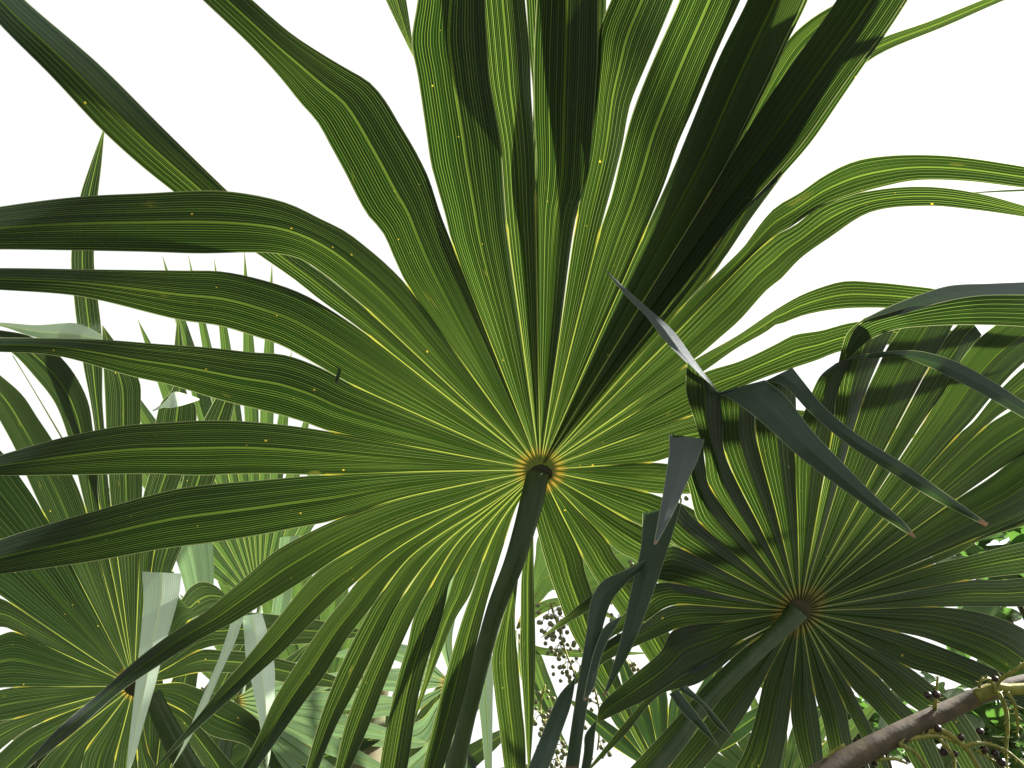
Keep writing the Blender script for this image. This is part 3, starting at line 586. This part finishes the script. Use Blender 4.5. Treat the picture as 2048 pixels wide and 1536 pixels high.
# ------------------------------------------------------------------ farther fronds, built by angle round a hub
def fan(hub, dep, n, label, mat, angs, lens, wfrac=.9, sin=.45, name='palm_frond', ground=None, droop=.1, rib=M_RIB, bend=0.0, k=.35, stalk=True, ribw=.003):
    fr = Frond(name, hub, dep, n, label, mat, rib=rib, ribw=ribw, r0=8, group='fan palm fronds', droop=droop)
    h = Vector(hub); N = len(angs)
    bounds = [angs[0] - (angs[1] - angs[0]) / 2] + [(a + b) / 2 for a, b in zip(angs, angs[1:])] + [angs[-1] + (angs[-1] - angs[-2]) / 2]
    def pol(a, rr, bd=0):
        return (h.x + rr * math.cos(R(a)), h.y - rr * math.sin(R(a)) + bd)
    for i, (a, L) in enumerate(zip(angs, lens)):
        b0, b1 = bounds[i], bounds[i + 1]; ls = L * sin
        hw = ls * math.sin(R(abs(b1 - b0) / 2)) * wfrac
        E = []
        for sgn, bb in ((1, b1), (-1, b0)):
            pts = []
            for q, ww in ((.62, 1.0), (.8, .62), (.93, .25), (1.0, .02)):
                rr = L * q; off = math.degrees(math.atan2(hw * ww, rr)) * sgn
                pts.append(pol(a + off, rr, bend * L * max(0, q - .5) ** 2))
            E.append(pts)
        fr.seg(pol(b1, ls), pol(b0, ls), E[0], E[1], k=k, ns=26, tip=0, d=random.uniform(-.02, .02))
    fr.build()
    if stalk:
        g = Vector(ground) if ground else Vector((fr.pl.H.x, fr.pl.H.y + .2, 0))
        H = fr.pl.H
        tube('leaf_stalk', [H, H.lerp(g, .2) + Vector((0, 0, -.02)), H.lerp(g, .6), g], [.008, .010, .012, .016], M_PET, fr.o, 8)
    return fr
G = 'x'
rr = random.Random(3)
# upright light green frond whose spears stand up behind the left leaves
up_ = fan((520, 1215), 2.3, (0, .95, .1), 'light green frond standing upright behind the left leaves with narrow spear tips', M_FAR,
    [60, 68, 76, 83, 88, 92.5, 97.5, 101.5, 105.5, 113, 121, 131, 142], [360, 400, 440, 520, 690, 715, 705, 720, 730, 625, 560, 480, 400], ground=(-.75, 2.2, 0), sin=.42, wfrac=1.15)
up_.blade([(340, 1085), (362, 1150), (372, 1190), (380, 1260)], [(425, 1080), (428, 1150), (425, 1190), (415, 1260)], [2.0, 2.0], mat=M_PALE2, name='leaf_segment')
up_.blade([(560, 1075), (552, 1150), (545, 1210), (535, 1290)], [(600, 1070), (590, 1150), (580, 1210), (560, 1290)], [2.0, 2.0], mat=M_PALE2, name='leaf_segment')
# pale frond with yellow hub low down between the left leaf tips
fan((462, 1402), 1.9, (.1, .95, .2), 'small pale frond with a yellow hub low between the hanging left tips', M_PALE2,
    [-62, -48, -36, -24, -12, 0, 12, 26], [300, 330, 360, 380, 400, 380, 300, 240], ground=(-.6, 1.9, 0), sin=.5)
# broad pale frond whose segments run across the trunk
PF = Frond('palm_frond', (905, 1368), 2.1, (0, .97, .1), 'pale green frond whose long segments run sideways in front of the mossy trunk', M_PALE2, ribw=.003, r0=8, group='fan palm fronds', droop=.02)
S = PF.seg
S((840, 1300), (830, 1338), [(780, 1285), (720, 1290), (660, 1310)], [(780, 1318), (720, 1318), (660, 1313)])
S((830, 1338), (820, 1385), [(740, 1340), (670, 1345), (610, 1365), (560, 1390)], [(740, 1380), (670, 1388), (610, 1396), (562, 1394)])
S((820, 1400), (830, 1425), [(770, 1408), (720, 1420), (660, 1440)], [(770, 1432), (720, 1440), (662, 1444)])
S((840, 1440), (850, 1490), [(770, 1455), (690, 1440), (600, 1425), (560, 1418)], [(770, 1494), (700, 1486), (620, 1470), (562, 1422)])
S((850, 1490), (870, 1500), [(800, 1530), (740, 1580)], [(840, 1540), (790, 1600)])
S((905, 1270), (880, 1290), [(912, 1230), (920, 1150), (918, 1090)], [(885, 1250), (895, 1170), (915, 1092)])
S((945, 1300), (990, 1310), [(952, 1370), (962, 1450), (972, 1560)], [(986, 1380), (985, 1450), (984, 1560)], mat=M_PALE)
S((930, 1440), (915, 1450), [(935, 1500), (930, 1580)], [(890, 1510), (870, 1590)])
PF.build()
g_ = Vector((PF.pl.H.x, PF.pl.H.y + .3, 0)); tube('leaf_stalk', [PF.pl.H, PF.pl.H.lerp(g_, .3), g_], [.01, .012, .016], M_PET, PF.o, 8)
# yellow lit frond far behind, lower left
fan((640, 1500), 2.8, (0, .9, .2), 'yellow-green sunlit frond far behind the lower left leaves', M_FAR,
    [60, 72, 84, 96, 108, 120, 132, 144, 158], [380, 440, 480, 480, 460, 440, 420, 360, 300], ground=(-.8, 2.8, 0), sin=.6)
# dark frond low down behind the pale ones
fan((300, 1640), 2.2, (0, .95, .2), 'dark green frond low behind the waxy left frond', M_LEFT,
    [20, 34, 48, 62, 76, 90, 104, 118, 132, 146, 160], [520, 520, 480, 440, 420, 420, 430, 440, 440, 420, 400], ground=(-1.0, 2.2, 0), sin=.65, stalk=True)
fan((760, 1640), 3.4, (0, .95, .2), 'dusky green frond at the bottom behind the mossy trunk', M_LEFT,
    [20, 35, 50, 65, 80, 95, 110, 125, 140, 155], [330, 340, 330, 330, 340, 340, 340, 330, 320, 320], ground=(-.5, 3.4, 0), sin=.65)
# green fronds behind the fruit in the lower middle
GF = Frond('palm_frond', (1030, 1262), 1.9, (0, .95, .2), 'green frond behind the hanging fruit in the lower middle', M_FAR, ribw=.003, r0=6, group='fan palm fronds', droop=.02)
S = GF.seg
S((1062, 1170), (1085, 1200), [(1070, 1120), (1085, 1060)], [(1105, 1180), (1130, 1190), (1150, 1215)])
S((1080, 1205), (1090, 1225), [(1120, 1195), (1180, 1205), (1240, 1240)], [(1120, 1212), (1180, 1222), (1238, 1244)])
S((1075, 1292), (1072, 1306), [(1130, 1298), (1200, 1300), (1290, 1305)], [(1130, 1314), (1200, 1314), (1290, 1308)])
S((1078, 1302), (1060, 1330), [(1096, 1345), (1115, 1395), (1130, 1440)], [(1075, 1375), (1100, 1425), (1126, 1445)])
S((1062, 1340), (1040, 1350), [(1090, 1400), (1110, 1440), (1140, 1500)], [(1060, 1400), (1095, 1450), (1136, 1504)])
GF.build()
g_ = Vector((GF.pl.H.x, GF.pl.H.y + .3, 0)); tube('leaf_stalk', [GF.pl.H, GF.pl.H.lerp(g_, .3), g_], [.008, .010, .016], M_PET, GF.o, 8)
fan((1330, 1560), 1.5, (0, .95, .2), 'frond low down behind the stalk of the dark right frond, its shade put in as dark leaf colour', M_FOLD,
    [35, 50, 65, 80, 95, 110, 125, 140], [320, 330, 300, 280, 300, 300, 280, 260], ground=(.3, 1.5, 0), sin=.5)  # dark opaque leaf material stands in for shade on this frond
fan((1560, 1600), 1.9, (0, .95, .2), 'light green frond behind the lowest tips of the dark right frond', M_FAR,
    [30, 45, 60, 75, 90, 105, 120, 135, 150], [300, 300, 260, 240, 230, 240, 260, 280, 300], ground=(.65, 1.9, 0), sin=.5)

# frond above the picture: one of its tips hangs into the top edge
fan((640, -500), 1.35, (0, .9, .2), 'frond above the picture with one light green tip hanging into the top edge', M_MAIN,
    [-20, -38, -56, -73.0, -90, -108, -126, -144], [300, 320, 380, 645, 380, 330, 300, 280], ground=(-3.5, 1.0, 0), sin=.5, wfrac=.7)
# unseen frond added above right of the picture to shade the upper right segments
fan((2350, 30), 1.8, (-.5, .8, .3), 'unseen palm frond added above the upper right corner to shade the dark central segments', M_MAIN,
    [100, 114, 128, 142, 156, 170, 184, 198, 212, 226, 240], [400, 390, 370, 340, 310, 300, 300, 310, 320, 330, 330], ground=(1.9, 2.0, 0), sin=.7)

fan((2390, 610), 1.6, (.72, .62, .3), 'unseen palm frond added beyond the right edge to shade the dark right frond', M_MAIN,
    [0, 18, 40, 62, 84, 104, 122, 140, 156, 172, 188, 204, 220, 236, 252, 268, 286, 304, 322, 340], [90, 90, 300, 170, 170, 210, 210, 220, 220, 310, 310, 315, 330, 340, 340, 330, 320, 300, 300, 90], ground=(1.75, 1.7, 0), sin=.42, wfrac=.8)  # out-of-view frond added to throw shade on the right frond

# ------------------------------------------------------------------ trunk
tr = thing('palm_tree', (at(700, 1536, 3.0).x, at(700, 1536, 3.0).y, 0), 'slim mossy brown palm trunk with a pale ring scar behind the lower left segments', 'palm tree')
top = at(772, 1180, 3.0); bot = at(722, 1536, 3.0); base = Vector((bot.x - .02, bot.y, 0))
M_TR = solid('trunk_bark', (.10, .085, .04), (.06, .075, .028), 18, .8, (1, 1, .4), .5)
tube('trunk', [base, bot, bot.lerp(top, .5), top], [.085, .075, .066, .055], M_TR, tr, 18)
c = bot.lerp(top, .16)
tube('ring_scar', [c + Vector((0, 0, -.012)), c, c + Vector((0, 0, .012))], [.078, .084, .078], solid('ring_bark', (.30, .30, .24), (.2, .2, .12), 30, .8), tr, 18)

# ------------------------------------------------------------------ hanging fruit
M_BER = solid('green_berry', (.17, .17, .075), (.10, .105, .045), 300, .4, bump=.1)
M_DARK = solid('ripe_berry', (.03, .010, .008), (.014, .006, .006), 200, .35, bump=.1)
M_STEM = solid('fruit_stalk', (.22, .20, .04), (.14, .15, .03), 120, .6, bump=.2)
bm = bmesh.new(); bmesh.ops.create_icosphere(bm, subdivisions=2, radius=1)
for v in bm.verts: v.co.z *= 1.12 if v.co.z > 0 else 1.0
BERRY = bpy.data.meshes.new('berry'); bm.to_mesh(BERRY); bm.free()
for p in BERRY.polygons: p.use_smooth = True
BERRY.materials.append(M_BER)
BERRY2 = BERRY.copy(); BERRY2.materials.clear(); BERRY2.materials.append(M_DARK)
def berry(parent, pos, rad, me=BERRY):
    o = bpy.data.objects.new('berry', me); COL.objects.link(o); o.parent = parent
    o.location = pos - parent.location; o.scale = (rad,) * 3; o.rotation_euler = (rr.random() * 6, rr.random() * 6, 0)
def join_tubes(name, specs, mat, parent, sides=5, seg=3):
    bm = bmesh.new()
    for pts, rad in specs:
        me = tube_mesh(pts, rad, sides, seg); bm.from_mesh(me); bpy.data.meshes.remove(me)
    me = bpy.data.meshes.new(name); bm.to_mesh(me); bm.free()
    return link(name, me, mat, parent)
def tube_mesh(pts, rads, sides, seg):
    o = tube('tmp', pts, rads, None, None, sides, seg=seg); me = o.data; bpy.data.objects.remove(o); return me
def cluster(axis, dep, nb, label, spread=45, rad=.0054):
    pts = [at(x, y, dep + rr.uniform(-.01, .01)) for x, y in axis]
    o = thing('fruit_cluster', pts[0], label, 'fruit cluster', 'clusters of small green palm fruit')
    specs = [(pts, [.0022] * len(pts))]
    for i in range(nb):
        t = rr.random() * (len(axis) - 1.001); k = int(t); q = t - k
        ax = axis[k][0] + (axis[k + 1][0] - axis[k][0]) * q; ay = axis[k][1] + (axis[k + 1][1] - axis[k][1]) * q
        a = rr.random() * 6.28; L = spread * (.35 + .65 * rr.random())
        tx, ty = ax + L * math.cos(a), ay + L * abs(math.sin(a)) * .8
        dd = dep + rr.uniform(-.05, .05)
        p0, p2 = at(ax, ay, dep), at(tx, ty, dd); p1 = p0.lerp(p2, .5) + Vector((0, 0, .012))
        if i % 3 == 0: specs.append(([p0, p1, p2], [.0012, .001, .0008]))
        berry(o, p2, rad * rr.uniform(.8, 1.15))
    join_tubes('fruit_stalk', specs, M_STEM, o)
cluster([(1100, 1205), (1115, 1250), (1130, 1300), (1150, 1350)], 1.75, 85, 'hanging cluster of small green fruit against the sky right of the split vertical leaf', 42)
cluster([(1215, 1090), (1240, 1150), (1245, 1220), (1235, 1270)], 1.75, 70, 'cluster of small fruit glimpsed between the hanging glossy tips', 40)
cluster([(1175, 1330), (1190, 1380), (1200, 1440), (1195, 1500)], 1.75, 60, 'cluster of small fruit between the two long dark hanging tips', 34)
cluster([(1090, 1370), (1080, 1420), (1100, 1470), (1120, 1530)], 1.75, 65, 'lowest small green fruit cluster beside the grey hanging tip at the bottom', 34)
cluster([(1350, 960), (1362, 1000), (1350, 1060)], 1.75, 26, 'few pale small fruit in the gap right of the central frond', 24)
cluster([(1240, 1320), (1262, 1330), (1250, 1350)], 1.75, 26, 'small yellowish fruit cluster under the dark right blade', 22)

# ------------------------------------------------------------------ brown fruiting branch, lower right
br = thing('fruiting_branch', at(1640, 1545, .66), 'brown fruiting branch crossing the lower right corner with bare yellow spiny stalks', 'branch')
bp_ = [at(x, y, d) for x, y, d in ((1400, 1720, .55), (1540, 1612, .62), (1660, 1540, .66), (1740, 1497, .68), (1830, 1452, .70), (1920, 1410, .72), (1985, 1382, .73), (2100, 1352, .75))]
p_ = at(1250, 1850, .5); bp_ = [Vector((p_.x, p_.y, .0)), Vector((p_.x, p_.y, .7)), p_] + bp_
tube('stem', bp_, [.018, .016, .013, .011, .0105, .0100, .0098, .0092, .0082, .0075, .007], solid('branch_bark', (.090, .066, .040), (.048, .036, .024), 60, .8, (1, 1, 1), .25), br, 14)
def spiny(path, dep, r0, r1, seed):
    q = random.Random(seed); P = [at(x, y, dep + q.uniform(-.006, .006)) for x, y in path]
    specs = [(P, [r0 + (r1 - r0) * i / (len(P) - 1) for i in range(len(P))])]
    for i in range(len(P) - 1):
        n = max(3, int((P[i + 1] - P[i]).length / .0045))
        for j in range(n):
            b = P[i].lerp(P[i + 1], (j + q.random()) / n); ax = (P[i + 1] - P[i]).normalized()
            v = ax.orthogonal().normalized(); v.rotate(Matrix.Rotation(q.random() * 6.28, 3, ax)); v = (v + ax * .4).normalized()
            L = q.uniform(.003, .007); specs.append(([b, b + v * L * .5, b + v * L], [.0009, .0007, .0002]))
    join_tubes('fruit_stalk', specs, M_STEM, br, 5, 3)
for i, (p, d, a, b) in enumerate([
    ([(1955, 1394), (1990, 1378), (2020, 1380), (2075, 1376)], .705, .0065, .005), ([(1995, 1385), (1985, 1365), (1975, 1357), (1962, 1362), (1958, 1375)], .70, .0022, .0012),
    ([(1985, 1385), (2000, 1360), (2025, 1345), (2060, 1320)], .70, .0026, .0016), ([(1998, 1386), (2012, 1420), (2015, 1460), (2012, 1500), (2014, 1550)], .695, .0022, .0014),
    ([(2015, 1385), (2030, 1410), (2036, 1450), (2035, 1475)], .70, .0018, .001), ([(1795, 1483), (1830, 1476), (1870, 1472), (1900, 1480), (1930, 1492)], .685, .0024, .0014),
    ([(1860, 1466), (1885, 1462), (1910, 1478), (1935, 1500), (1960, 1540)], .69, .0032, .0022), ([(1925, 1495), (1950, 1486), (1975, 1488), (2010, 1500), (2048, 1530)], .69, .0022, .0012),
    ([(1800, 1488), (1830, 1505), (1850, 1530), (1860, 1560)], .68, .002, .0012), ([(1750, 1520), (1790, 1518), (1815, 1528)], .675, .0018, .001), ([(1870, 1418), (1872, 1390), (1876, 1352)], .705, .002, .001),
    ([(1690, 1490), (1665, 1505), (1642, 1530)], .66, .0016, .0012), ([(1880, 1480), (1905, 1510), (1910, 1550)], .685, .002, .0014), ([(1950, 1500), (1985, 1520), (2030, 1550)], .69, .0016, .001)]):
    spiny(p, d, a, b, i)
for x, y, rd in ((1856, 1391, .0034), (1873, 1389, .0036), (1990, 1358, .0030), (1876, 1457, .0034), (1922, 1475, .0032), (1888, 1505, .0036), (1910, 1508, .003), (1990, 1507, .0036), (2003, 1525, .0040), (1748, 1525, .0036), (1725, 1533, .003), (1960, 1463, .0034), (1968, 1500, .0034)):
    berry(br, at(x, y, .69), rd, BERRY2)

# ------------------------------------------------------------------ broadleaf shrub behind, right
def shrub(cx, cy, wpx, hpx, dep, n, label, size, seed):
    q = random.Random(seed); c = at(cx, cy, dep)
    o = thing('broadleaf_shrub', (c.x, c.y, 0), label, 'shrub')
    bm = bmesh.new()
    for i in range(n):
        p = at(cx + q.gauss(0, wpx), cy + q.gauss(0, hpx), dep + q.gauss(0, .12))
        s = size * q.uniform(.6, 1.3); nrm = Vector((q.gauss(0, .6), q.gauss(-.3, .6), 1)).normalized()
        ax = nrm.orthogonal().normalized(); ax.rotate(Matrix.Rotation(q.random() * 6.28, 3, nrm)); ay = nrm.cross(ax)
        vs = []
        for k in range(9):
            t = k / 8; wv = math.sin(math.pi * t ** .75) * .42
            vs.append([bm.verts.new(p + (ax * (t - .5) + ay * wv * e) * s + nrm * s * (.12 * abs(e) - .35 * (t - .4) ** 2)) for e in (-1, 0, 1)])
        for a, b in zip(vs, vs[1:]):
            for e in (0, 1): bm.faces.new((a[e], b[e], b[e + 1], a[e + 1]))
    me = bpy.data.meshes.new('foliage'); bm.to_mesh(me); bm.free()
    link('foliage', me, M_BROAD, o)
    specs = [([Vector((c.x, c.y, 0)), Vector((c.x + .05, c.y, c.z * .5)), c], [.03, .02, .008])]
    for k in range(6):
        e = at(cx + q.gauss(0, wpx), cy + q.gauss(0, hpx), dep); specs.append(([Vector((c.x + .05, c.y, c.z * .5)), Vector((c.x, c.y, c.z * .5)).lerp(e, .6), e], [.015, .01, .004]))
    join_tubes('stem', specs, M_TR, o, 7)
M_BROAD = solid('broad_leaf', (.05, .080, .034), (.095, .125, .065), 9, .35, trans=(.03, .07, .01), bump=.1)
shrub(1990, 1110, 60, 55, 2.6, 130, 'broadleaf shrub with rounded leaves behind the right tips of the dark frond', .11, 1)
shrub(1960, 1440, 90, 60, 2.6, 220, 'leafy shrub behind the brown fruiting branch in the corner', .10, 2)
shrub(1720, 1440, 45, 50, 2.8, 90, 'small leafy shrub glimpsed between the lowest segments of the dark frond', .10, 3)
